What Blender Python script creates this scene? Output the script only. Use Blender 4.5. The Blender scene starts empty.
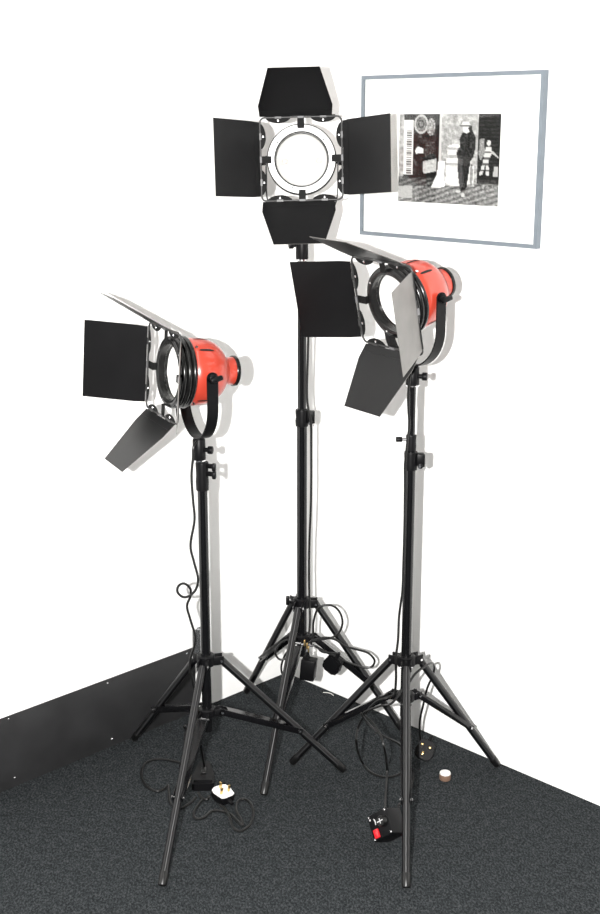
import bpy, bmesh, math, random
from math import sin, cos, pi, radians as rad
from mathutils import Vector as V, Matrix as Mx, noise as mnoise
random.seed(4)
S = bpy.context.scene
C = S.collection

# ------------------------------------------------------------------ camera model
EYE = 1.65
FPX = 1266.7
PITCH = rad(14.83)
FWD = V((0, cos(PITCH), -sin(PITCH))); UP = V((0, sin(PITCH), cos(PITCH))); RT = V((1, 0, 0))
def ray(x, y): return FWD + RT * ((x - 300) / FPX) + UP * ((457 - y) / FPX)
def at(x, y, Y):
    d = ray(x, y); return V((0, 0, EYE)) + d * (Y / d.y)
def ground(x, y, z=0.0):
    d = ray(x, y); return V((0, 0, EYE)) + d * ((z - EYE) / d.z)

# ------------------------------------------------------------------ materials
def principled(name, col, rough=0.5, metal=0.0, spec=0.5, coat=0.0, bump=None, vary=None):
    m = bpy.data.materials.new(name); m.use_nodes = True
    nt = m.node_tree; b = nt.nodes['Principled BSDF']
    b.inputs['Base Color'].default_value = (*col, 1)
    b.inputs['Roughness'].default_value = rough
    b.inputs['Metallic'].default_value = metal
    b.inputs['Specular IOR Level'].default_value = spec
    b.inputs['Coat Weight'].default_value = coat
    b.inputs['Coat Roughness'].default_value = 0.08
    if bump or vary:
        tc = nt.nodes.new('ShaderNodeTexCoord')
    if vary:                                   # (scale, amount): slight uneven colour
        n = nt.nodes.new('ShaderNodeTexNoise'); n.inputs['Scale'].default_value = vary[0]; n.inputs['Detail'].default_value = 4
        r = nt.nodes.new('ShaderNodeValToRGB')
        k = vary[1]
        r.color_ramp.elements[0].position = .3; r.color_ramp.elements[1].position = .7
        r.color_ramp.elements[0].color = (*[c * (1 - k) for c in col], 1)
        r.color_ramp.elements[1].color = (*[min(1, c * (1 + k)) for c in col], 1)
        nt.links.new(tc.outputs['Object'], n.inputs['Vector']); nt.links.new(n.outputs['Fac'], r.inputs['Fac'])
        nt.links.new(r.outputs['Color'], b.inputs['Base Color'])
    if bump:
        n2 = nt.nodes.new('ShaderNodeTexNoise'); n2.inputs['Scale'].default_value = bump[0]; n2.inputs['Detail'].default_value = 3
        bp = nt.nodes.new('ShaderNodeBump'); bp.inputs['Strength'].default_value = bump[1]; bp.inputs['Distance'].default_value = bump[2]
        nt.links.new(tc.outputs['Object'], n2.inputs['Vector']); nt.links.new(n2.outputs['Fac'], bp.inputs['Height'])
        nt.links.new(bp.outputs['Normal'], b.inputs['Normal'])
    return m

M = {}
M['wall'] = principled('white_wall_paint', (.86, .86, .85), .75, spec=.2, bump=(140, .05, .001))
M['door'] = principled('white_door_paint', (.87, .87, .86), .5, spec=.3)
M['kick'] = principled('dark_kick_plate', (.020, .020, .0208), .42, spec=.4, vary=(9, .25))
M['tube'] = principled('black_anodised_tube', (.0035, .0035, .004), .17, spec=.4)
M['leg'] = principled('drawn_black_leg_tube', (.002, .002, .0025), .33, spec=.5)
_nt = M['leg'].node_tree; _b = _nt.nodes['Principled BSDF']; _t = _nt.nodes.new('ShaderNodeTangent')
_t.direction_type = 'RADIAL'; _t.axis = 'Z'; _b.inputs['Anisotropic'].default_value = .985; _b.inputs['Anisotropic Rotation'].default_value = .25
_nt.links.new(_t.outputs[0], _b.inputs['Tangent'])
M['plastic'] = principled('black_moulded_plastic', (.0035, .0035, .004), .42, spec=.14, bump=(300, .1, .0005))
M['matt'] = principled('matt_black_metal', (.006, .006, .006), .7, spec=.15)
M['rubber'] = principled('black_rubber', (.0035, .0035, .0035), .38, spec=.4)
M['doorblack'] = principled('black_barn_door_paint', (.0042, .0042, .0046), .33, spec=.22, vary=(12, .2))
M['doorgrey'] = principled('barn_door_reflection_grey', (.155, .15, .142), .45, metal=.3, vary=(22, .10))  # outer door faces: grey stands in for white walls reflected in black paint
M['ring'] = principled('black_ring_enamel', (.005, .005, .005), .24, spec=.4)
M['silver'] = principled('bright_satin_metal', (.85, .85, .85), .45, metal=.2)
M['chrome'] = principled('chrome', (.75, .75, .76), .18, metal=1)
M['steel'] = principled('dark_wire_steel', (.045, .045, .045), .45, metal=.5)
M['red'] = principled('red_lamp_enamel', (.42, .043, .024), .30, spec=.5, coat=.3, vary=(25, .06))
M['slot'] = principled('vent_dark', (.004, .003, .003), .8)
M['reflector'] = principled('pale_reflector', (.90, .89, .88), .5, metal=.05)
M['bulb'] = principled('frosted_quartz', (.85, .82, .82), .2)
M['ceramic'] = principled('pinkish_ceramic', (.66, .52, .50), .6)
M['clip'] = principled('dull_bright_clip', (.13, .13, .135), .6, metal=0)
M['hinge'] = principled('satin_hinge_metal', (.45, .46, .47), .25, metal=.95)
M['brass'] = principled('brass', (.75, .52, .22), .28, metal=1)
M['plugwhite'] = principled('white_plug_face', (.85, .84, .82), .4)
M['frame'] = principled('blue_grey_aluminium', (.142, .168, .192), .45, metal=.1, vary=(40, .06))
M['mat'] = principled('white_mount_board', (.88, .88, .87), .9, spec=.1)
M['redswitch'] = principled('red_rocker', (.55, .012, .018), .25, coat=.3)
M['captop'] = principled('pale_cap_top', (.78, .77, .75), .35, metal=.3)
M['capside'] = principled('brown_cap_rim', (.16, .10, .07), .4)
M['white'] = principled('white_marking', (.45, .45, .45), .6)
M['thread'] = principled('pale_thread', (.7, .69, .66), .8)

def carpet():
    m = bpy.data.materials.new('charcoal_carpet'); m.use_nodes = True
    nt = m.node_tree; b = nt.nodes['Principled BSDF']; L = nt.links
    b.inputs['Roughness'].default_value = .95; b.inputs['Specular IOR Level'].default_value = .05
    tc = nt.nodes.new('ShaderNodeTexCoord')
    n1 = nt.nodes.new('ShaderNodeTexNoise'); n1.inputs['Scale'].default_value = 215; n1.inputs['Detail'].default_value = 4; n1.inputs['Roughness'].default_value = .8
    n2 = nt.nodes.new('ShaderNodeTexNoise'); n2.inputs['Scale'].default_value = 45; n2.inputs['Detail'].default_value = 4
    mp = nt.nodes.new('ShaderNodeMapping'); mp.inputs['Rotation'].default_value = (0, 0, rad(45)); mp.inputs['Scale'].default_value = (1, .6, 1)
    L.new(tc.outputs['Object'], mp.inputs['Vector'])
    L.new(mp.outputs['Vector'], n1.inputs['Vector']); L.new(tc.outputs['Object'], n2.inputs['Vector'])
    mix = nt.nodes.new('ShaderNodeMath'); mix.operation = 'MULTIPLY_ADD'; mix.inputs[1].default_value = .86
    mul = nt.nodes.new('ShaderNodeMath'); mul.operation = 'MULTIPLY'; mul.inputs[1].default_value = .14
    L.new(n2.outputs['Fac'], mul.inputs[0]); L.new(n1.outputs['Fac'], mix.inputs[0]); L.new(mul.outputs[0], mix.inputs[2])
    r = nt.nodes.new('ShaderNodeValToRGB')
    e = r.color_ramp.elements
    e[0].position = .40; e[0].color = (.009, .0103, .0112, 1)
    e[1].position = .61; e[1].color = (.052, .0565, .059, 1)
    x = e.new(.5); x.color = (.0205, .0232, .0248, 1)
    L.new(mix.outputs[0], r.inputs['Fac']); L.new(r.outputs['Color'], b.inputs['Base Color'])
    bp = nt.nodes.new('ShaderNodeBump'); bp.inputs['Strength'].default_value = .6; bp.inputs['Distance'].default_value = .004
    L.new(mix.outputs[0], bp.inputs['Height']); L.new(bp.outputs['Normal'], b.inputs['Normal'])
    return m
M['carpet'] = carpet()

def pane(name, gloss):
    m = bpy.data.materials.new(name); m.use_nodes = True
    nt = m.node_tree; nt.nodes.remove(nt.nodes['Principled BSDF'])
    out = nt.nodes['Material Output']
    t = nt.nodes.new('ShaderNodeBsdfTransparent'); t.inputs[0].default_value = (.97, .975, .97, 1)
    g = nt.nodes.new('ShaderNodeBsdfGlossy'); g.inputs['Roughness'].default_value = .03
    mx = nt.nodes.new('ShaderNodeMixShader'); mx.inputs[0].default_value = gloss
    nt.links.new(t.outputs[0], mx.inputs[1]); nt.links.new(g.outputs[0], mx.inputs[2]); nt.links.new(mx.outputs[0], out.inputs[0])
    return m
M['lens'] = pane('lamp_front_glass', .06)
M['glazing'] = pane('picture_glass', .03)

def print_mat():
    m = bpy.data.materials.new('photographic_print'); m.use_nodes = True
    nt = m.node_tree; b = nt.nodes['Principled BSDF']
    a = nt.nodes.new('ShaderNodeAttribute'); a.attribute_name = 'ink'
    nt.links.new(a.outputs['Color'], b.inputs['Base Color']); b.inputs['Roughness'].default_value = .5
    b.inputs['Specular IOR Level'].default_value = .2
    return m
M['print'] = print_mat()

# ------------------------------------------------------------------ mesh helpers
class MB:
    def __init__(s): s.v = []; s.f = []; s.mi = []
    def add(s, vs, fs, mi=0, mat=None):
        o = len(s.v)
        s.v += [(mat @ V(p)) if mat else V(p) for p in vs]
        for f in fs: s.f.append([i + o for i in f]); s.mi.append(mi)
        return s
    def box(s, c, size, mat=None, mi=0, bev=0):
        x, y, z = [k / 2 for k in size]; c = V(c)
        if bev:
            bm = bmesh.new(); bmesh.ops.create_cube(bm, size=1)
            for v in bm.verts: v.co = V((v.co.x * size[0], v.co.y * size[1], v.co.z * size[2]))
            bmesh.ops.bevel(bm, geom=bm.edges[:], offset=bev, segments=2, affect='EDGES', profile=.5)
            bm.verts.index_update()
            vs = [v.co + c for v in bm.verts]; fs = [[v.index for v in f.verts] for f in bm.faces]; bm.free()
            return s.add(vs, fs, mi, mat)
        vs = [c + V((a * x, b * y, d * z)) for a in (-1, 1) for b in (-1, 1) for d in (-1, 1)]
        fs = [(0, 1, 3, 2), (4, 6, 7, 5), (0, 4, 5, 1), (2, 3, 7, 6), (0, 2, 6, 4), (1, 5, 7, 3)]
        return s.add(vs, fs, mi, mat)
    def lathe(s, prof, n=32, axis='z', mat=None, mi=0, closed=False):
        # prof: (h, r) along axis
        vs = []; fs = []
        for h, r in prof:
            for k in range(n):
                a = 2 * pi * k / n
                if axis == 'z': vs.append((r * cos(a), r * sin(a), h))
                elif axis == 'y': vs.append((r * cos(a), h, r * sin(a)))
                else: vs.append((h, r * cos(a), r * sin(a)))
        m = len(prof)
        for i in range(m if closed else m - 1):
            j = (i + 1) % m
            for k in range(n):
                l = (k + 1) % n
                fs.append((i * n + k, i * n + l, j * n + l, j * n + k))
        if not closed:
            if prof[0][1] > 1e-6: fs.append(tuple(range(n))[::-1])
            if prof[-1][1] > 1e-6: fs.append(tuple((m - 1) * n + k for k in range(n)))
        return s.add(vs, fs, mi, mat)
    def cyl(s, a, b, r, r2=None, n=20, mi=0, round_ends=0):
        a = V(a); b = V(b); L = (b - a).length; r2 = r if r2 is None else r2
        q = (b - a).to_track_quat('Z', 'Y').to_matrix().to_4x4(); m = Mx.Translation(a) @ q
        e = round_ends
        if e: p = [(0, r - e), (e * .3, r - e * .3), (e, r), (L - e, r2), (L - e * .3, r2 - e * .3), (L, r2 - e)]
        else: p = [(0, r), (L, r2)]
        return s.lathe(p, n, 'z', m, mi)
    def tube(s, pts, r, n=10, closed=False, mi=0, smooth=6):
        pts = [V(p) for p in pts]
        if smooth: pts = catmull(pts, smooth, closed)
        N = len(pts); ring = []
        def tan(i):
            if closed: return (pts[(i + 1) % N] - pts[i - 1]).normalized()
            return (pts[min(i + 1, N - 1)] - pts[max(i - 1, 0)]).normalized()
        t = tan(0); u = t.orthogonal().normalized()
        vs = []; fs = []
        for i in range(N):
            t2 = tan(i)
            if t2.length < 1e-6: t2 = t
            u = (t.rotation_difference(t2) @ u); u = (u - t2 * u.dot(t2)).normalized(); t = t2
            w = t.cross(u)
            for k in range(n):
                a = 2 * pi * k / n; vs.append(pts[i] + u * (r * cos(a)) + w * (r * sin(a)))
        for i in range(N if closed else N - 1):
            j = (i + 1) % N
            for k in range(n):
                l = (k + 1) % n; fs.append((i * n + k, i * n + l, j * n + l, j * n + k))
        if not closed:
            fs.append(tuple(range(n))[::-1]); fs.append(tuple((N - 1) * n + k for k in range(n)))
        return s.add(vs, fs, mi)
    def prism(s, poly, h0, h1, mat=None, mi=0, mi2=None):
        # polygon in xy extruded h0..h1 along z ; mi2 = slot of the top (h1) face
        n = len(poly)
        vs = [(x, y, h0) for x, y in poly] + [(x, y, h1) for x, y in poly]
        s.add(vs, [tuple(range(n))[::-1]] + [(i, (i + 1) % n, n + (i + 1) % n, n + i) for i in range(n)], mi, mat)
        o = len(s.v) - 2 * n
        s.f.append([o + n + i for i in range(n)]); s.mi.append(mi if mi2 is None else mi2)
        return s
    def build(s, name, mats, parent=None, smooth=True, xf=None, angle=35):
        me = bpy.data.meshes.new(name)
        vs = [(xf @ p) if xf else p for p in s.v]
        me.from_pydata([tuple(p) for p in vs], [], s.f)
        if not isinstance(mats, (list, tuple)): mats = [mats]
        for m in mats: me.materials.append(m)
        me.polygons.foreach_set('material_index', s.mi)
        bm = bmesh.new(); bm.from_mesh(me); bmesh.ops.recalc_face_normals(bm, faces=bm.faces[:]); bm.to_mesh(me); bm.free()
        if smooth:
            me.polygons.foreach_set('use_smooth', [True] * len(me.polygons))
            me.set_sharp_from_angle(angle=rad(angle))
        me.update()
        o = bpy.data.objects.new(name, me); C.objects.link(o)
        if parent: o.parent = parent
        return o
def catmull(p, k, closed=False):
    n = len(p); out = []
    for i in range(n if closed else n - 1):
        if closed: a, b, c, d = p[i - 1], p[i], p[(i + 1) % n], p[(i + 2) % n]
        else: a, b, c, d = p[max(i - 1, 0)], p[i], p[i + 1], p[min(i + 2, n - 1)]
        for j in range(k):
            t = j / k
            out.append(.5 * ((2 * b) + (c - a) * t + (2 * a - 5 * b + 4 * c - d) * t * t + (3 * b - a - 3 * c + d) * t ** 3))
    if not closed: out.append(p[-1].copy())
    return out
def empty(name, loc, rz=0):
    o = bpy.data.objects.new(name, None); C.objects.link(o); o.location = loc; o.rotation_euler = (0, 0, rz)
    o.empty_display_size = .05
    return o
def tag(o, label, cat, group=None):
    o['label'] = label; o['category'] = cat
    if group: o['group'] = group
    return o
def struct(o): o['kind'] = 'structure'; return o

# ------------------------------------------------------------------ the room
K = V((-.043, 3.623, 0))                       # the corner of the room at the floor
DR = V((cos(rad(45)), -sin(rad(45)), 0)); DL = V((-sin(rad(45)), -cos(rad(45)), 0))
# wall frames: local x along the wall away from the corner, local y OUT of the room, local z up
WR = Mx.Translation(K) @ Mx(((DR.x, -DL.x, 0, 0), (DR.y, -DL.y, 0, 0), (0, 0, 1, 0), (0, 0, 0, 1)))
WL = Mx.Translation(K) @ Mx(((DL.x, -DR.x, 0, 0), (DL.y, -DR.y, 0, 0), (0, 0, 1, 0), (0, 0, 0, 1)))
struct(MB().box((2.2, .06, 1.35), (4.64, .12, 2.7)).build('wall_right', M['wall'], smooth=False)).matrix_world = WR
struct(MB().box((2.26, .06, 1.35), (4.52, .12, 2.7)).build('wall_left', M['wall'], smooth=False)).matrix_world = WL
fl = MB(); fl.add([K + DR * -.12 + DL * -.12, K + DR * 4.5 + DL * -.12, K + DR * 4.5 + DL * 4.5, K + DR * -.12 + DL * 4.5], [(0, 1, 2, 3)])
fl.add([p - V((0, 0, .06)) for p in fl.v[:4]], [(3, 2, 1, 0)]); fl.add(fl.v[:4] + fl.v[4:8], [(0, 4, 5, 1), (1, 5, 6, 2), (2, 6, 7, 3), (3, 7, 4, 0)])
struct(fl.build('floor', M['carpet'], smooth=False))

# white door in the left wall: leaf, hinges, kick plate with its screws
d = struct(MB().box((.81, -.001, 1.0), (.90, .006, 1.99), WL).build('door_1', M['door'], smooth=False))
kp = MB().box((.815, -.0053, .1008), (.89, .003, .1996), WL, bev=.0008).build('kick_plate', M['kick'], d)
for s_, z_ in ((.986, .192), (.979, .025), (.678, .189), (.672, .022), (.40, .189), (.40, .022), (1.24, .189), (1.24, .022)):
    MB().lathe([(-.0086, .0001), (-.0086, .002), (-.0072, .0034), (-.006, .0036)], 12, 'y', WL @ Mx.Translation((s_, 0, z_))).build('screw', M['chrome'], kp)
for z0, z1 in ((.162, .254), (1.716, 1.806)):
    h = MB()
    h.box((.349, -.0025, (z0 + z1) / 2), (.022, .003, z1 - z0), WL)
    h.box((.371, -.0092, (z0 + z1) / 2 + .0), (.018, .0024, z1 - z0), WL)
    hg = h.build('hinge', M['hinge'] if z0 < 1 else M['silver'], d)
    g = (z1 - z0) / 5
    kn = MB()
    for q in range(5):
        m = WL @ Mx.Translation((.360, -.0125, z0 + g * q))
        kn.lathe([(.0006, .0052), (g - .0006, .0052)], 14, 'z', m)
    kn.build('knuckle', M['hinge'] if z0 < 1 else M['silver'], hg)

# ------------------------------------------------------------------ framed photograph on the right wall
t0, t1, z0, z1 = .301, .863, 1.3605, 1.764
pw = .0098; pd = .0175
pic = empty('framed_picture', WR @ V(((t0 + t1) / 2, -.001, z0)))
tag(pic, 'black and white street photograph in a thin blue-grey frame hanging on the right wall', 'picture')
inv = Mx.Translation(-pic.location)
f = MB()
for a, b, c, e in (((t0, z0), (t1, z0), (t1 - pw, z0 + pw), (t0 + pw, z0 + pw)), ((t1, z0), (t1, z1), (t1 - pw, z1 - pw), (t1 - pw, z0 + pw)),
                   ((t1, z1), (t0, z1), (t0 + pw, z1 - pw), (t1 - pw, z1 - pw)), ((t0, z1), (t0, z0), (t0 + pw, z0 + pw), (t0 + pw, z1 - pw))):
    q = [a, b, c, e]
    vs = [(p[0], -.001, p[1]) for p in q] + [(p[0], -pd, p[1]) for p in q]
    f.add(vs, [(0, 1, 2, 3), (7, 6, 5, 4), (0, 4, 5, 1), (1, 5, 6, 2), (2, 6, 7, 3), (3, 7, 4, 0)], 0, WR)
f.build('frame', M['frame'], pic, smooth=False, xf=inv)
MB().box(((t0 + t1) / 2, -.0068, (z0 + z1) / 2), (t1 - t0 - 2 * pw, .010, z1 - z0 - 2 * pw), WR).build('mount_board', M['mat'], pic, smooth=False, xf=inv)
MB().box(((t0 + t1) / 2, -.0150, (z0 + z1) / 2), (t1 - t0 - 2 * pw, .002, z1 - z0 - 2 * pw), WR).build('glass', M['glazing'], pic, smooth=False, xf=inv)

def inpoly(x, y, P):
    r = False; j = len(P) - 1
    for i in range(len(P)):
        if (P[i][1] > y) != (P[j][1] > y) and x < (P[j][0] - P[i][0]) * (y - P[i][1]) / (P[j][1] - P[i][1]) + P[i][0]: r = not r
        j = i
    return r
def ink(x, y):
    # x 88..552, y 65..478: tones of a street scene with a man in a hat
    nz = lambda s, k=0: mnoise.noise(V((x * s, y * s, k)))
    g = 175 + 40 * nz(.05) + 35 * nz(.16, 3)                                   # pale rendered wall
    if x > 455: g = 45 + 25 * nz(.09, 2) + (18 if int((y - 65) / 9) % 2 else 0)
    ground_y = 372 - .0 * x if x > 300 else 350 + (x - 88) * .03
    if x < 290: 
        g = 55 + 60 * nz(.045, 7) + 40 * nz(.12, 1)
        if x < 112: g = 170 + 50 * nz(.06, 4)
        if 266 < x < 278: g = 35
        if x >= 278: g = 205
        if 112 < x < 158 and 95 < y < 348:
            g = 222
            if 126 < x < 148 and int(y / 5.2) % 2 and y > 135: g = 95 + 70 * nz(.3)
        rr = math.hypot((x - 193) / 33, (y - 112) / 45)
        if rr < 1: g = 120 + 60 * nz(.1, 5)
        if .78 < rr < 1: g = 185
        if .3 < rr < .45: g = 60
        if math.hypot((x - 240) / 20, (y - 125) / 40) < 1: g = 150 + 90 * nz(.13, 9)
        if inpoly(x, y, [(180, 215), (205, 225), (206, 245), (172, 250), (166, 235)]): g = 225
        if inpoly(x, y, [(205, 285), (268, 270), (268, 330), (208, 342)]): g = 190 + 30 * nz(.1)
        if inpoly(x, y, [(218, 190), (260, 190), (255, 265), (215, 270)]): g = 75 + 80 * nz(.14, 6)
        if inpoly(x, y, [(88, 360), (276, 338), (276, 350), (88, 374)]): g = 35
    if x > 455:
        if inpoly(x, y, [(462, 178), (484, 175), (486, 245), (470, 275), (460, 250)]): g = 150 + 60 * nz(.2)
        if inpoly(x, y, [(490, 215), (512, 205), (518, 240), (505, 275), (508, 340), (496, 340), (492, 290), (478, 338), (464, 342), (482, 270)]):
            g = 205 if int((y - 205) / 9) % 3 else 110
        if math.hypot((x - 503) / 8, (y - 195) / 13) < 1: g = 205
        if inpoly(x, y, [(515, 225), (545, 255), (545, 262), (512, 236)]): g = 185
        if inpoly(x, y, [(530, 300), (545, 300), (545, 345), (525, 345)]): g = 180
        if 344 < y < 358: g = 30
        if y >= 358: g = 70 + 40 * nz(.1)
    if inpoly(x, y, [(318, 210), (352, 200), (372, 205), (440, 300), (440, 380), (345, 398), (312, 380)]):
        g = 222 + 25 * nz(.1) - (45 if (int(y / 12) % 3 == 0 and y < 320) else 0)
    gy = 395 if 300 < x < 445 else (378 if x >= 445 else 362)
    if y > gy - (0 if x > 300 else 0):
        st = sin((x * .35 + y * .9) * .28) * 25
        g = 125 + st + 55 * nz(.10, 11) + 30 * nz(.3, 2)
        if x < 270 and y < 400: g -= 35
    if inpoly(x, y, [(88, 405), (158, 400), (156, 462), (88, 458)]): g = 175 + 25 * nz(.2)
    if inpoly(x, y, [(246, 405), (272, 345), (278, 282), (310, 280), (304, 330), (312, 398), (285, 405)]): g = 240
    # the man
    if math.hypot((x - 430) / 7, (y - 340) / 50) < 1: g -= 70
    if inpoly(x, y, [(366, 285), (424, 285), (412, 395), (402, 412), (380, 410), (370, 340)]): g = 52 + 30 * nz(.13)
    if inpoly(x, y, [(384, 150), (428, 138), (446, 175), (446, 215), (436, 262), (420, 285), (366, 268), (360, 240), (376, 205), (372, 180)]): g = 60 + 55 * nz(.10, 8)
    if inpoly(x, y, [(364, 248), (418, 258), (425, 285), (405, 300), (368, 292)]): g = 78 + 40 * nz(.2)
    if math.hypot((x - 402) / 18, (y - 132) / 20) < 1: g = 225
    if math.hypot((x - 420) / 9, (y - 130) / 14) < 1: g = 70
    if math.hypot((x - 397) / 27, (y - 118) / 6) < 1: g = 120
    if inpoly(x, y, [(378, 115), (384, 102), (410, 100), (420, 115)]): g = 215
    if math.hypot((x - 362) / 13, (y - 211) / 8) < 1: g = 230
    if math.hypot((x - 396) / 8, (y - 434) / 10) < 1 or math.hypot((x - 372) / 12, (y - 418) / 6) < 1: g = 200
    g = (g - 128) * 1.25 + 120
    return max(20, min(252, g))
NX, NY = 132, 110
pb = MB(); vs = []; cols = []
pt0, pt1, pz0, pz1 = .429, .7435, 1.4530, 1.6685
for j in range(NY + 1):
    for i in range(NX + 1):
        u, v = i / NX, j / NY
        vs.append((pt0 + (pt1 - pt0) * u, -.0125, pz1 - (pz1 - pz0) * v))
        g = ink(88 + 464 * u, 65 + 413 * v) / 255
        lin = (g / 12.92 if g < .04 else ((g + .055) / 1.055) ** 2.4) * .80
        cols += [lin, lin * .985, lin * .975, 1]
pb.add(vs, [(j * (NX + 1) + i, j * (NX + 1) + i + 1, (j + 1) * (NX + 1) + i + 1, (j + 1) * (NX + 1) + i) for j in range(NY) for i in range(NX)], 0, WR)
po = pb.build('photographic_print', M['print'], pic, smooth=False, xf=inv)
ca = po.data.attributes.new('ink', 'FLOAT_COLOR', 'POINT'); ca.data.foreach_set('color', cols)

# ------------------------------------------------------------------ tripod light stands
def stand(c, zh, zl, feet, sections, label, collars, hub_knob=False):
    """c ground point; zh/zl heights of leg hub and brace hub; feet ground points; sections (z0, z1, r)"""
    root = empty('light_stand', c)
    tag(root, label, 'light stand', 'tripod light stands')
    T = V(c)
    P = lambda mb, n, m, par=root, **k: mb.build(n, m, par, **k)
    for k, (a, b, r) in enumerate(sections):
        P(MB().cyl((0, 0, a), (0, 0, b), r, n=28), 'pole' if k == 0 else 'upper_pole', M['tube'])
    dirs = [((V(f) - T).to_2d().normalized()) for f in feet]
    def hub(z, h, name):
        m = MB(); m.lathe([(z - h / 2, .014), (z - h / 2, .020), (z - h / 2 + .003, .0225), (z + h / 2 - .003, .0225), (z + h / 2, .020), (z + h / 2, .014)], 28)
        for q in dirs:
            a = math.atan2(q.y, q.x); R = Mx.Rotation(a, 4, 'Z')
            for sgn in (-1, 1): m.box((.030, sgn * .0105, z - .002), (.026, .004, h * .8), R, bev=.0012)
        o = P(m, name, M['plastic'])
        rv = MB()
        for q in dirs:
            a = math.atan2(q.y, q.x); R = Mx.Rotation(a, 4, 'Z')
            rv = MB(); rv.cyl(R @ V((.037, -.0145, z - .003)), R @ V((.037, .0145, z - .003)), .0032, n=10)
            rv.build('rivet', M['chrome'], o)
        return o
    h1 = hub(zh, .028, 'leg_hub'); hub(zl, .022, 'brace_hub')
    if hub_knob:
        k = MB().cyl((-.018, -.012, zh + .004), (-.036, -.018, zh + .008), .0045, n=12)
        k.box((-.038, -.018, zh + .012), (.010, .014, .024), bev=.003); k.build('hub_knob', M['plastic'], h1)
    for ft, q in zip(feet, dirs):
        d3 = V((q.x, q.y, 0))
        a = d3 * .037 + V((0, 0, zh - .003)); b = V(ft) - T + V((0, 0, .0095))
        ax = (b - a).normalized()
        lg = P(MB().lathe([(0, .0092), ((b - a).length - .03, .0092)], 32), 'leg', M['leg'])
        lg.matrix_local = Mx.Translation(a) @ ax.to_track_quat('Z', 'Y').to_matrix().to_4x4()
        Lt = (b - a).length
        MB().cyl((0, 0, Lt - .032), (0, 0, Lt), .0104, .0098, n=20, round_ends=.002).build('foot_cap', M['rubber'], lg)
        t = .62
        p = a.lerp(b, t); s = d3 * .037 + V((0, 0, zl - .002))
        side = V((-q.y, q.x, 0))
        br = MB()
        dd = (p - s); L = dd.length; u = dd.normalized(); w = u.cross(side)
        for sg in (-1, 1):
            mm = Mx(((u.x, side.x, w.x, 0), (u.y, side.y, w.y, 0), (u.z, side.z, w.z, 0), (0, 0, 0, 1)))
            mm = Mx.Translation(s) @ mm
            br.box((L / 2, sg * .0112, 0), (L + .016, .0026, .016), mm, bev=.0008)
        br.box((L / 2 - .012, 0, .0072), (L - .05, .022, .0018), mm)
        bo = P(br, 'brace', M['tube'])
        MB().cyl(p - side * .0150, p + side * .0150, .0034, n=10).build('rivet', M['chrome'], bo)
    for fn in collars: fn(root)
    return root
def collar(z0, z1, r, side=1, style='lever'):
    def go(root):
        h = z1 - z0
        m = MB().lathe([(z0, r * .8), (z0, r), (z0 + h * .3, r * 1.06), (z0 + h * .55, r * .98), (z1 - .004, r * 1.05), (z1, r), (z1, r * .7)], 26)
        if style == 'lever':
            m.box((side * (r + .007), -.004, z0 + h * .62), (.020, .022, h * .62), bev=.003)
        o = m.build('collar', M['plastic'], root)
        if style == 'lever':
            k = MB().cyl((side * (r + .006), -.019, z0 + h * .28), (side * (r + .006), .010, z0 + h * .28), .0065, n=14, round_ends=.002)
            k.box((side * (r + .011), -.006, z0 + h * .3), (.012, .012, .010), bev=.002)
            k.build('clamp_lever', M['plastic'], o)
            MB().cyl((side * (r + .004), -.0215, z0 + h * .28), (side * (r + .004), -.018, z0 + h * .28), .0032, n=10).build('screw', M['chrome'], o)
        elif style == 'wing':
            for zz in (z0 + h * .86, z0 + h * .58):
                k = MB().cyl((side * (r * .9), 0, zz), (side * (r + .014), -.006, zz), .006, n=14)
                k.box((side * (r + .014), -.006, zz - .002), (.010, .020, .017), bev=.003)
                k.build('wing_knob', M['plastic'], o)
        elif style == 'pin':
            k = MB().cyl((side * (r * .9), -.002, z1 - .010), (side * (r + .010), -.002, z1 - .010), .0035, n=12)
            k.build('pin', M['chrome'], o)
            k = MB().cyl((side * (r + .009), -.002, z1 - .010), (side * (r + .024), -.002, z1 - .010), .0062, n=14, round_ends=.0015)
            k.build('knob', M['plastic'], o)
    return go
SL, SC, SR = V((-.233, 2.904, 0)), V((.005, 3.21, 0)), V((.259, 2.863, 0))
g0 = lambda x, y: ground(x, y, .004)
fl_ = lambda p: V((p.x, p.y, 0))
def clear(p, gap=.026):                        # keep a foot just off both walls
    q = p - K
    for nrm in (DL, DR):
        dd = q.dot(nrm)
        if dd < gap: q = q + nrm * (gap - dd)
    return q + K
feetL = [clear(fl_(g0(129, 737))), fl_(g0(344, 772)), fl_(g0(162, 888))]
feetC = [clear(fl_(g0(244, 692))), fl_(g0(263.5, 797)), clear(V((.285, 3.225, 0)))]
feetR = [fl_(g0(292, 764)), clear(fl_(g0(498, 766))), fl_(g0(406, 890))]
stand(SL, .362, .222, feetL, [(.17, .83, .0122), (.80, .872, .0085)],
      'short black tripod light stand beside the dark kick plate', [collar(.800, .869, .0150, 1, 'wing')])
stand(SC, .394, .292, feetC, [(.24, .90, .0136), (.88, 1.3105, .0112)],
      'tallest black tripod light stand, in the corner between the other two', [collar(.884, .928, .0165, 1, 'lever')], True)
stand(SR, .379, .282, feetR, [(.23, .88, .0122), (.86, 1.061, .0088)],
      'black tripod light stand on the right, below the picture',
      [collar(.862, .905, .0155, 1, 'lever'), collar(.908, .945, .0120, -1, 'pin')])

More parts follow.
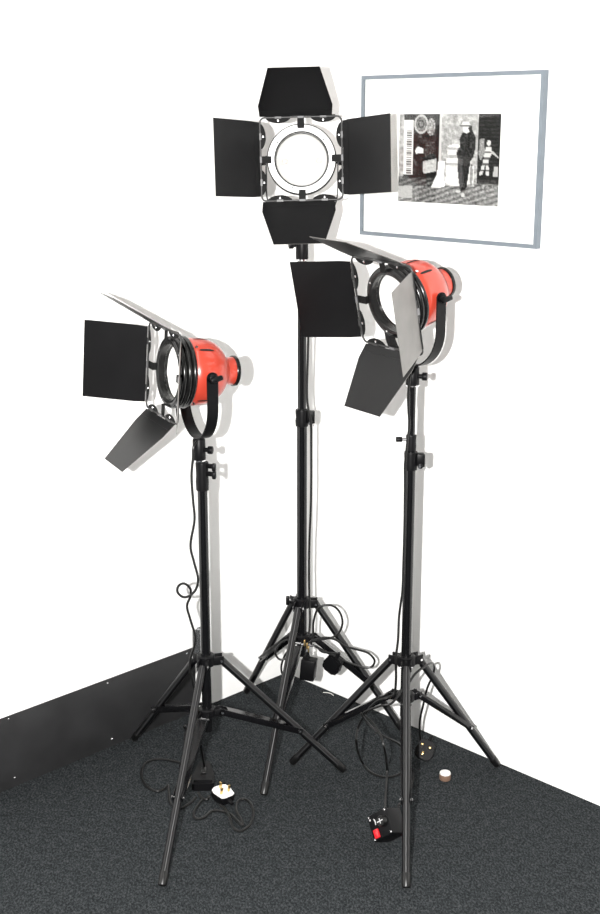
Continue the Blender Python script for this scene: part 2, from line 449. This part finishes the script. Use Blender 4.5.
# ------------------------------------------------------------------ lamp heads
BODY = [(-.034, .072), (-.030, .0765), (-.016, .0790), (.004, .0785), (.022, .075), (.038, .0675), (.050, .058), (.058, .048), (.064, .0380), (.067, .0345), (.071, .0325), (.089, .0335)]
def prof_r(y):
    for (a, ra), (b, rb) in zip(BODY, BODY[1:]):
        if a <= y <= b: return ra + (rb - ra) * (y - a) / (b - a)
    return BODY[-1][1]
HS, FA = .1015, -.085           # half side of the barn-door frame, its place in front of the pivot
def lamp(c, zp, yaw, tilt, roll, drop, sleeve, doors, label, ring_mat, sleeve_knob, size=1):
    """sleeve: length of the socket under the yoke; doors: side -> (angle, lateral shift)"""
    root = empty('studio_lamp', (c[0], c[1], zp - drop - sleeve), rad(yaw))
    tag(root, label, 'lamp', 'studio lamps with barn doors')
    T = Mx.Translation((0, 0, drop + sleeve))
    X = T @ Mx.Rotation(rad(tilt), 4, 'X') @ Mx.Rotation(rad(roll), 4, 'Y') @ Mx.Scale(size, 4)
    P = lambda mb, n, m, par=root, **k: mb.build(n, m, par, xf=k.pop('xf', X), **k)
    # housing, an open shell with thickness
    inner = [(h, r - .002) for h, r in BODY[:-2]][::-1]
    P(MB().lathe(BODY + [(.089, .028), (.071, .028)] + inner, 48, 'y', closed=True), 'housing', M['red'], angle=50)
    hs = root.children[-1] if root.children else None
    housing = [o for o in root.children if o.name.startswith('housing')][0]
    # cooling slots along the shell
    for k, a in enumerate([44, 78, 112, 146, 232, 270, 308]):
        m = MB(); vs = []; n = 10; w = 2.2
        for i in range(n + 1):
            y = -.020 + .038 * i / n
            ww = w * math.sqrt(max(0.02, 1 - (2 * i / n - 1) ** 4))
            for j in (-1, -.5, 0, .5, 1):
                aa = rad(a + 5 + j * ww); r = prof_r(y) + .0007
                vs.append((r * cos(aa), y, r * sin(aa)))
        m.add(vs, [(i * 5 + j, i * 5 + j + 1, i * 5 + 6 + j, i * 5 + 5 + j) for i in range(n) for j in range(4)])
        P(m, 'vent_slot', M['slot'], housing)
    for a in (235, 305, 55):
        aa = rad(a); r = .0795
        P(MB().cyl((r * cos(aa) * .97, -.024, r * sin(aa) * .97), (r * cos(aa) * 1.025, -.024, r * sin(aa) * 1.025), .0034, n=10), 'screw', M['chrome'], housing)
    # rear focus knob
    kp_ = [(.087, .030), (.087, .0352), (.0885, .0362), (.0945, .0362), (.096, .035), (.096, .026), (.0935, .024), (.0935, .0)]
    P(MB().lathe(kp_, 40, 'y'), 'focus_knob', M['ring'])
    # ribbed black front ring
    rfl, dr = (.0845, .0035) if ring_mat is M['silver'] else (.0785, 0)
    pr = [(-.0715, .066)]
    pr += [(-.0725, .068), (-.0728, .078 + dr), (-.0715, .0815 + dr)]
    for k in range(3):
        y0 = -.0695 + .0130 * k
        for q in range(7):
            a = pi * q / 6; pr.append((y0 + .0060 - .0060 * cos(a), .0780 + dr + .0065 * sin(a)))
    pr += [(-.030, .0765), (-.030, .070), (-.045, .064), (-.058, .0655)]
    rg = P(MB().lathe(pr, 56, 'y', closed=True), 'front_ring', M['ring'], angle=60)
    P(MB().lathe([(-.0732, .0685), (-.0738, .0692), (-.0738, rfl - .001), (-.0732, rfl)], 56, 'y', closed=True), 'ring_flange', ring_mat, rg, angle=60)
    for a in (40, 145, 250):
        aa = rad(a); x, z = .0725 * cos(aa), .0725 * sin(aa)
        P(MB().cyl((x, -.0738, z), (x, -.0752, z), .0024, n=10), 'screw', M['steel'] if ring_mat is M['silver'] else M['chrome'], rg)
    # glass, reflector, bulb
    P(MB().lathe([(-.0575, .0), (-.0575, .0652), (-.0555, .0652), (-.0555, .0)], 40, 'y'), 'front_glass', M['lens'])
    rf = [(-.050, .0635), (-.040, .060), (-.020, .052), (0, .043), (.018, .030), (.028, .016), (.031, .0)]
    P(MB().lathe(rf + [(h + .0015, r + .001) for h, r in rf[::-1]], 40, 'y', closed=True), 'reflector', M['reflector'], angle=60)
    bb = MB().lathe([(-.036, .0), (-.036, .003), (-.032, .0052), (.032, .0052), (.036, .003), (.036, .0)], 20, 'x', Mx.Translation((0, -.012, 0)))
    bo = P(bb, 'bulb', M['bulb'])
    for q in (-1, 1):
        P(MB().box((q * .043, -.012, 0), (.014, .014, .013), bev=.002), 'bulb_holder', M['ceramic'], bo)
    # yoke and its knobs (upright; only the head tilts)
    R = .0885; hw = .0135; th = .0015; vs = []; fs = []; path = []
    straight = drop - R
    for i in range(5): path.append((R, -straight * i / 4, 1, 0))
    for i in range(1, 25):
        a = pi * i / 24; path.append((R * cos(a), -straight - R * sin(a), cos(a), -sin(a)))
    for i in range(1, 5): path.append((-R, -straight + straight * i / 4, -1, 0))
    y_ = MB()
    for i, (x, z, nx, nz) in enumerate(path):
        e = .0135
        for sx, sy in ((th, hw), (-th, hw), (-th, -hw), (th, -hw)): vs.append((x + nx * sx, sy, z + nz * sx))
    n = len(path)
    for i in range(n - 1):
        for k in range(4): fs.append((i * 4 + k, i * 4 + (k + 1) % 4, i * 4 + 4 + (k + 1) % 4, i * 4 + 4 + k))
    fs += [(0, 1, 2, 3), (n * 4 - 1, n * 4 - 2, n * 4 - 3, n * 4 - 4)]
    y_.add(vs, fs)
    for s in (-1, 1): y_.lathe([(-th, hw), (th, hw)], 24, 'x', Mx.Translation((s * R, 0, 0)))
    yo = P(y_, 'yoke', M['plastic'], xf=T, angle=40)
    for s in (-1, 1):
        k = MB().cyl((s * .078, 0, 0), (s * (R - .0015), 0, 0), .006, n=14)
        k.cyl((s * (R + .0015), 0, 0), (s * (R + .009), 0, 0), .0095, n=16, round_ends=.002)
        k.box((s * (R + .011), .006, -.003), (.010, .030, .012), Mx.Rotation(.25, 4, 'X'), bev=.004)
        P(k, 'tilt_knob', M['plastic'], yo, xf=T)
    # socket that sits on the stand, with its tightening knob
    sk = MB().lathe([(0, .0115), (0, .0150), (.003, .0160), (sleeve - .006, .0150), (sleeve - .002, .0125), (sleeve - .0016, .0)], 26)
    so = P(sk, 'socket', M['plastic'], xf=None)
    P(MB().lathe([(-.0025, .0115), (-.0025, .0162), (.0005, .0162), (.0005, .0115)], 26, closed=True), 'socket_ring', M['chrome'], so, xf=None)
    Zr = Mx.Rotation(-rad(yaw), 4, 'Z')
    kd = V((sleeve_knob, -.25, 0)).normalized()
    k = MB().cyl(kd * .012 + V((0, 0, sleeve * .45)), kd * .024 + V((0, 0, sleeve * .45)), .0055, n=14)
    k.cyl(kd * .022 + V((0, 0, sleeve * .45)), kd * .034 + V((0, 0, sleeve * .45)), .0095, n=16, round_ends=.002)
    P(k, 'socket_knob', M['plastic'], so, xf=Zr)
    # wire frame of the barn doors
    pts = []; rc = .012
    for cx, cz, a0 in ((1, 1, 0), (-1, 1, 90), (-1, -1, 180), (1, -1, 270)):
        for q in range(5):
            a = rad(a0 + 22.5 * q); pts.append((cx * (HS - rc) + rc * cos(a), FA, cz * (HS - rc) + rc * sin(a)))
    fr = P(MB().tube(pts, .0024, 10, closed=True, smooth=0), 'barn_door_frame', M['steel'], angle=60)
    for k in range(4):
        m = MB(); Rk = Mx.Rotation(pi / 2 * k, 4, 'Y')
        m.box((.089, FA + .0035, 0), (.028, .0018, .0175), Rk); m.box((.0760, FA + .0085, 0), (.0018, .012, .0175), Rk)
        tb = P(m, 'frame_tab', M['matt'], fr, smooth=False)
        m = MB(); m.box((.1015, FA - .0030, 0), (.0058, .0012, .015), Rk); m.box((.1047, FA, 0), (.0012, .0066, .015), Rk)
        P(m, 'clip', M['clip'], tb, smooth=False)
    # the doors
    for side, (phi, shift, Ld) in doors.items():
        a = rad(phi)
        th2 = .0012
        if side in ('top', 'bottom'): out = [(-.090, .004), (.090, .004), (.0915, .040), (.062, Ld), (-.062, Ld), (-.0915, .040)]
        else: out = [(-.090, .004), (.090, .004), (.092, .03), (.0925, Ld), (-.0925, Ld), (-.092, .03)]
        # door-local: x across, y outwards from the hinge, z towards the light axis side when swung (front)
        k = {'right': 0, 'top': 1, 'left': 2, 'bottom': 3}[side]
        # build in the frame plane for 'right': u=+x outward, across=z, front=-y
        A = Mx(((0, 1, 0, 0), (0, 0, -1, 0), (1, 0, 0, 0), (0, 0, 0, 1)))       # (x,y,z)->(y, -z, x)
        D = Mx.Rotation(-pi / 2 * k, 4, 'Y') @ Mx.Translation((HS, FA, shift)) @ Mx.Rotation(-a, 4, 'Z') @ A
        m = MB().prism(out, -th2 / 2, th2 / 2, D, 1, 0)
        m.prism([(-.0895, .0045), (.0895, .0045), (.0895, .022), (-.0895, .022)], th2 / 2, th2 / 2 + .0006, D, 0)
        do = P(m, 'barn_door', [M['doorblack'], M['doorgrey']], smooth=False)
        # ears that hold the door to the wire: scalloped plates inside the frame
        E = Mx.Rotation(-pi / 2 * k, 4, 'Y') @ Mx.Translation((HS, FA, 0)) @ A
        for s in (-1, 1):
            poly = []
            for i in range(13):
                q = i / 12; poly.append((s * (.026 + .060 * q), -.004 - .0105 * sin(pi * q) ** .7 * (1 if q < .5 else .95)))
            poly += [(s * .086, .004), (s * .026, .004)]
            if s < 0: poly = poly[::-1]
            ear = P(MB().prism(poly, -.0008, .0008, E), 'hinge_ear', M['matt'], do, smooth=False)
            P(MB().lathe([(.0008, .0032), (.0022, .0026), (.0026, 0)], 10, 'z', E @ Mx.Translation((s * .056, -.007, 0))), 'rivet', M['chrome'], ear)
            P(MB().box((s * .056, .001, .0030), (.016, .008, .0012), E), 'hinge_clip', M['steel'], ear, smooth=False)
    return root
lamp(SL + V((-.006, 0, 0)), 1.087, -63.2, -3.8, .8, .157, .055,
     {'left': (52.5, 0, .16), 'right': (22.5, 0, .13), 'top': (62, 0, .16), 'bottom': (45, 0, .16)},
     'red studio lamp on the short left stand, facing left', M['ring'], 1)
lamp(SR, 1.273, -53.1, 12.6, 1.3, .163, .046,
     {'left': (25, 0, .16), 'right': (58.5, 0, .15), 'top': (57, 0, .16), 'bottom': (45, 0, .16)},
     'red studio lamp below the picture, one barn door showing its back', M['ring'], 1)
lamp(SC, 1.555, -1, -6, -1.5, .160, .080,
     {'left': (48.5, 0, .16), 'right': (44, 0, .16), 'top': (50.5, .012, .16), 'bottom': (47, -.009, .16)},
     'studio lamp facing straight out, white round front inside four black barn doors', M['silver'], -1, .965)

# ------------------------------------------------------------------ power cords
def plug_parts(root, X, face, nm='plug'):
    """three-pin plug; X maps local (face towards +z, cord leaves at -y) into root space"""
    out = [(-.020, -.022), (-.012, -.026), (.012, -.026), (.020, -.022), (.025, .006), (.022, .020), (.012, .026), (-.012, .026), (-.022, .020), (-.025, .006)]
    m = MB().prism(out, .004, .020, X)
    m.prism([(x * .86, y * .86) for x, y in out], -.002, .004, X)
    m.cyl(X @ V((0, -.024, .010)), X @ V((0, -.042, .010)), .0065, .0042, n=14)
    p = m.build(nm, M['plastic'], root, angle=40)
    MB().prism([(x * .95, y * .95) for x, y in out], .020, .0225, X).build('face_plate', face, p)
    for x, y, w, h in ((-.011, -.008, .0063, .004), (.011, -.008, .0063, .004), (0, .013, .004, .008)):
        MB().box((x, y, .0225 + .009), (w, h, .018), X, bev=.0006).build('pin', M['brass'], p)
    return p

# cord of the left lamp: down the pole, a curl, then onto the carpet to an inline dimmer and the white-faced plug
Yc = 2.872
hang = [(197, 441, 2.885), (193.5, 447, Yc), (193, 458, Yc), (191.5, 476, Yc), (193, 500, Yc), (194.5, 520, Yc), (190.5, 545, Yc), (194, 562, Yc), (198, 578, Yc), (196, 589, Yc),
        (190, 595.5, 2.868), (183, 597, 2.866), (177.5, 592, 2.866), (178.5, 586, 2.867), (184, 583.5, 2.868), (190, 588, 2.874), (190.5, 596, 2.878), (187, 606, 2.878), (190.5, 620, 2.875), (195, 635, Yc), (194.5, 645, Yc), (190.5, 658, Yc),
        (190, 668, Yc), (192.5, 681, Yc), (196, 696, 2.88), (197.5, 715, 2.885), (200, 740, 2.89)]
root = empty('power_cord', ground(205, 776)); ro = root.location.copy(); inv = Mx.Translation(-ro)
tag(root, 'black power cord of the left lamp, ending in a white-faced plug', 'power cord', 'power cords of the lamps')
pts = [at(*p) for p in hang] + [ground(204, 764, .035), ground(205, 768, .022)]
MB().tube([p - ro for p in pts], .0031, 10).build('cable', M['rubber'], root)
G = lambda L, z=.0034: [ground(x, y, z + (q[0] if q else 0)) - ro for x, y, *q in L]
MB().tube(G([(186, 764), (178, 762), (166, 759.5), (154, 759.5), (145, 764), (141.5, 772), (143, 781), (149, 788), (157, 791), (164, 789), (168, 785.5, .004), (169, 792), (169.5, 800), (173, 806), (181, 808), (190, 803), (196, 797, .008)]), .0034, 10).build('cable', M['rubber'], root)
MB().tube(G([(198, 792, .010), (202, 798), (207, 799.5), (209, 796)]), .0034, 10).build('cable', M['rubber'], root)
MB().tube(G([(203, 799), (198, 805), (193.5, 814), (196.5, 818.5), (204, 817.5), (212, 811), (221, 811), (230, 814, .002), (238, 821, .005), (243, 825.5, .006), (241, 819, .006), (236.5, 811, .003), (237, 803), (242, 799), (249, 801.5), (253.5, 811), (251, 823), (245, 829), (238, 831), (232.5, 826), (229.5, 817, .007), (225, 809, .004), (220, 805, .004)]), .0034, 10).build('cable', M['rubber'], root)
# inline dimmer: wedge-shaped black pad
a = ground(203, 790); b = ground(207, 740)
ux = (b - a); ux.z = 0; ux.normalize(); vx = V((-ux.y, ux.x, 0)) * 1.3
X = Mx.Translation(a - ro) @ Mx(((-vx.x, ux.x, 0, 0), (-vx.y, ux.y, 0, 0), (0, 0, 1, 0), (0, 0, 0, 1)))
dm = MB().prism([(-.022, .0), (-.016, -.006), (.016, -.006), (.022, .0), (.021, .045), (.012, .110), (.006, .118), (-.006, .118), (-.012, .110), (-.021, .045)], .001, .020, X)
dm.prism([(-.018, .004), (.018, .004), (.016, .044), (.008, .104), (-.008, .104), (-.016, .044)], .020, .026, X)
dmo = dm.build('dimmer', M['plastic'], root, angle=30)
MB().box((0, .05, .028), (.010, .030, .006), X, bev=.002).build('slider', M['rubber'], dmo)
# moulded connector beside it with its short looped strap
a = ground(183, 771); X = Mx.Translation(a - ro) @ Mx.Rotation(rad(-8), 4, 'Z')
cn = MB().box((0, .022, .011), (.020, .050, .020), X, bev=.004); cn.box((0, .052, .011), (.012, .016, .012), X, bev=.003)
cn.build('connector', M['plastic'], root)
MB().tube(G([(185, 752, .012), (184.5, 742, .010), (185, 734, .012), (188, 727, .014), (189.5, 724, .012), (186, 725, .012), (184, 727, .008), (187, 730, .012), (190, 733, .004)]), .0024, 8).build('tie_strap', M['rubber'], root)
ca_ = ground(222, 806)
X = Mx.Translation(ca_ + V((0, .026, .006)) - ro) @ Mx.Rotation(rad(38), 4, 'Z') @ Mx.Rotation(rad(8), 4, 'X')
plug_parts(root, X, M['plugwhite'])

# cord of the middle lamp: beside the pole, gathered in loops, with an adapter box and plug hung at the brace hub
root = empty('power_cord', V((.03, 3.13, .23))); ro = root.location.copy()
tag(root, 'black power cord looped on the tallest stand, with a hanging adapter box', 'power cord', 'power cords of the lamps')
Y1 = 3.185; Y2 = 3.15
W = lambda L, Y: [at(p[0], p[1], p[2] if len(p) > 2 else Y) - ro for p in L]
MB().tube(W([(305, 262, 3.195), (308, 285), (308.8, 310), (308, 350), (307, 385), (307.6, 404, 3.18), (310.8, 422, 3.178), (311.2, 450), (311, 500), (309.5, 540), (309, 570), (309.5, 600, 3.18), (310, 620, 3.17), (309, 634, 3.16)], Y1), .0031, 10).build('cable', M['rubber'], root)
MB().tube(W([(311, 644), (313, 636), (313.5, 622), (317, 610), (323, 605.5), (332, 605.5), (339, 611), (342.5, 621), (340, 631), (333, 637), (324, 639), (312, 641), (306, 645)], Y2), .0030, 10).build('cable', M['rubber'], root)
MB().tube(W([(312, 640), (326, 637.5), (336, 640), (345, 646), (357, 649.5), (368, 653), (374.5, 660), (372, 666.5), (364, 667.5), (352, 664), (338, 658), (326, 652), (315, 646), (307, 646)], 3.135), .0030, 10).build('cable', M['rubber'], root)
MB().tube(W([(289, 640.5), (286, 640), (281, 643), (277, 648), (275.6, 654), (280, 659.5), (288, 658)], 3.16), .0028, 10).build('cable', M['rubber'], root)
MB().tube(W([(289, 650), (285, 655), (281.5, 665), (282, 673), (285, 674), (288, 668)], 3.17), .0028, 10).build('cable', M['rubber'], root)
p = at(308.5, 668.5, 3.125) - ro
X = Mx.Translation(p) @ Mx.Rotation(rad(-14), 4, 'Z') @ Mx.Rotation(rad(5), 4, 'Y')
ab = MB().box((0, 0, 0), (.039, .034, .058), X, bev=.003); ab.cyl(X @ V((-.004, 0, .03)), X @ V((-.006, 0, .046)), .006, .004, n=12)
abo = ab.build('adapter_box', M['plastic'], root)
b_ = MB()
for q, (x, y) in enumerate(((304.5, 643), (307, 646), (308.5, 649))):
    c_ = at(x, y, 3.112) - ro; b_.box(c_, (.0045, .007, .016), bev=.0008)
b_.build('pin', M['brass'], abo)
p = at(331, 665.5, 3.13) - ro
X = Mx.Translation(p) @ Mx.Rotation(rad(-30), 4, 'Z') @ Mx.Rotation(rad(28), 4, 'Y') @ Mx.Rotation(rad(90), 4, 'X') @ Mx.Rotation(rad(180), 4, 'Y') @ Mx.Rotation(rad(180), 4, 'Z')
plug_parts(root, X, M['plastic'])
MB().tube([at(313, 645, 3.14) - ro, at(318, 648, 3.135) - ro, at(323, 652, 3.13) - ro, X @ V((0, -.040, .010))], .003, 10).build('cable', M['rubber'], root)

# cord of the right lamp: behind and down the pole, a big loop, switch box on the carpet, plug by the wall
root = empty('power_cord', ground(385, 825)); ro = root.location.copy()
tag(root, 'black power cord of the right lamp with a red-switched box on the carpet', 'power cord', 'power cords of the lamps')
Yr = 2.845
MB().tube(W([(411, 370, 2.836), (409.5, 380, 2.836), (408.2, 396, 2.838), (408.5, 410, 2.84), (409.5, 425, 2.84), (408, 437, 2.835), (406.5, 450, 2.832), (405, 465, 2.833), (405, 480), (404.6, 520), (403.5, 560), (402.5, 590), (400.5, 605), (399, 618), (398, 640, 2.835), (396, 658, 2.83), (396, 680, 2.83), (394, 694, 2.83), (386, 698, 2.82), (376, 702, 2.83), (366, 713, 2.84),
          (358, 728, 2.86), (356.5, 745, 2.85)], Yr) + G([(362, 762, .012), (372, 773), (387, 777), (400, 773.5), (404, 766, .004), (400, 757, .02)]), .0031, 10).build('cable', M['rubber'], root)
MB().tube(W([(402, 690, 2.83), (392, 703, 2.80), (380, 706, 2.80), (364, 713, 2.82), (372, 722, 2.82), (380, 734, 2.81), (385, 752, 2.80)], Yr) + G([(387, 770, .020), (386, 790, .03), (385, 806, .05), (386, 812, .062)]), .0029, 10).build('cable', M['rubber'], root)
MB().tube(W([(361, 713, 2.83), (367, 722, 2.83), (380, 734, 2.82), (392, 740, 2.82), (401, 746, 2.83), (403, 760, 2.84)], Yr) + G([(411, 768, .01), (413, 778), (410, 790), (404, 800, .01), (398, 806, .03)]), .0029, 10).build('cable', M['rubber'], root)
# to the plug, hooked over the right-hand leg
MB().tube(W([(404, 694, 2.83), (408, 685, 2.83), (415, 674, 2.84), (424, 667, 2.86), (429.5, 663.5, 2.885), (433, 663.5, 2.912), (434.5, 668, 2.938), (432, 677, 2.952), (427, 689, 2.965), (423, 706, 2.99), (419.8, 722, 3.03)], Yr) + [ground(420.5, 741, .040) - ro, ground(423, 747, .034) - ro], .0029, 10).build('cable', M['rubber'], root)
X = Mx.Translation(ground(425, 762) + V((0, .004, .030)) - ro) @ Mx.Rotation(rad(-8), 4, 'Z') @ Mx.Rotation(rad(52), 4, 'X') @ Mx.Rotation(rad(158), 4, 'Z')
plug_parts(root, X, M['plastic'])
# switch box, tipped on the carpet
def cv(x, y, t): return RT * x + UP * y - FWD * t
n_ = cv(-.71, .2, .69).normalized(); u_ = cv(.041, .033, .033).normalized(); u_ = (u_ - n_ * u_.dot(n_)).normalized(); v_ = n_.cross(u_)   # v up the face
sz, dp = .062, .054
o0 = ground(383, 822, .05)
B = Mx(((u_.x, v_.x, n_.x, 0), (u_.y, v_.y, n_.y, 0), (u_.z, v_.z, n_.z, 0), (0, 0, 0, 1)))
low = min((B @ V((a * sz / 2, b * sz / 2, c))).z for a in (-1, 1) for b in (-1, 1) for c in (0, -dp))
base = ground(379.5, 831, .045); base.z = -low + .0005
X = Mx.Translation(base - ro) @ B
sbm = MB().box((0, 0, -dp / 2), (sz, sz, dp), X, bev=.003)
sb = sbm.build('switch_box', M['plastic'], root)
vt = lambda x, y: X @ V((x, y, 0))
MB().box((-.014, -.016, .002), (.015, .021, .007), X, bev=.002).build('rocker_switch', M['redswitch'], sb)
kb = MB().lathe([(.0, .013), (.010, .0125), (.012, .011), (.012, 0)], 24, 'z', X @ Mx.Translation((.014, .004, 0))).build('dial', M['rubber'], sb)
mk = MB().box((.014, .004, .0123), (.018, .0022, .0008), X); mk.box((.014, .004, .0123), (.0022, .012, .0008), X); mk.build('dial_mark', M['white'], kb)
mk = MB().lathe([(0, .0), (.0004, .0025), (.0008, .0)], 10, 'z', X @ Mx.Translation((-.024, .020, 0)))
mk.prism([(-.004, .022), (.000, .018), (.001, .012), (-.001, .006), (-.003, .006), (-.002, .012), (-.003, .017)], .0002, .0008, X @ Mx.Translation((-.009, -.002, 0)))
mk.build('printed_mark', M['white'], sb)
for a, b in ((-1, -1), (-1, 1), (1, 1), (1, -1)):
    MB().lathe([(0, .0028), (.001, .0024), (.0014, 0)], 10, 'z', X @ Mx.Translation((a * .0265, b * .0265, 0))).build('screw', M['chrome'], sb)

# ------------------------------------------------------------------ small things on the carpet
p = ground(445, 779)
cp = empty('round_cap', p); tag(cp, 'small round pale-topped cap lying on the carpet by the right stand', 'cap')
MB().lathe([(0, .0120), (0, .0140), (.003, .0150), (.014, .0150), (.016, .0142), (.016, 0)], 32).build('rim', M['capside'], cp)
MB().lathe([(.0155, .0), (.0155, .0146), (.0175, .0146), (.020, .0130), (.0205, .0)], 32).build('top', M['captop'], cp)
p = ground(328, 694.5)
th_ = MB().tube([ground(x, y, .0012) - p for x, y in ((323, 692.5), (327, 692.6), (331, 693.6), (333.5, 695.5))], .0011, 6).build('thread', M['thread'])
th_.location = p
tag(th_, 'short pale thread lying on the carpet near the corner of the walls', 'thread')

# ------------------------------------------------------------------ camera and light
cd = bpy.data.cameras.new('camera'); cam = bpy.data.objects.new('camera', cd); C.objects.link(cam)
cd.sensor_fit = 'VERTICAL'; cd.sensor_height = 24; cd.lens = FPX / 914 * 24; cd.clip_start = .02
cam.location = (0, 0, EYE); cam.rotation_euler = (pi / 2 - PITCH, 0, 0)
S.camera = cam
# the flash on the left of the upright-held camera
ld = bpy.data.lights.new('camera_flash', 'POINT'); ld.energy = 800; ld.shadow_soft_size = .016; ld.color = (1, .985, .97)
lo = bpy.data.objects.new('camera_flash', ld); C.objects.link(lo); lo.location = (-.175, -.02, EYE + .005)
# soft room light
w = bpy.data.worlds.new('room_light'); S.world = w; w.use_nodes = True
nt = w.node_tree; bg = nt.nodes['Background']
tc = nt.nodes.new('ShaderNodeTexCoord'); sx = nt.nodes.new('ShaderNodeSeparateXYZ'); r = nt.nodes.new('ShaderNodeValToRGB'); mr = nt.nodes.new('ShaderNodeMapRange')
mr.inputs['From Min'].default_value = -1; mr.inputs['From Max'].default_value = 1
nt.links.new(tc.outputs['Generated'], sx.inputs[0]); nt.links.new(sx.outputs['Z'], mr.inputs['Value']); nt.links.new(mr.outputs[0], r.inputs['Fac']); nt.links.new(r.outputs['Color'], bg.inputs['Color'])
r.color_ramp.elements[0].position = .35; r.color_ramp.elements[0].color = (.22, .20, .18, 1)
r.color_ramp.elements[1].position = .85; r.color_ramp.elements[1].color = (1, .98, .95, 1)
bg.inputs['Strength'].default_value = .36
# added strip light, unseen overhead, for leg highlights and soft fill
fd = bpy.data.lights.new('overhead_fill_strip', 'AREA'); fd.shape = 'RECTANGLE'; fd.size = .26; fd.size_y = 2.4; fd.energy = 12; fd.color = (1, .975, .93)
fo = bpy.data.objects.new('overhead_fill_strip', fd); C.objects.link(fo); fo.location = (-.25, 1.45, 2.6)
vs_ = S.view_settings; vs_.view_transform = 'Standard'; vs_.look = 'None'; vs_.gamma = 1; vs_.exposure = 0; vs_.use_curve_mapping = False
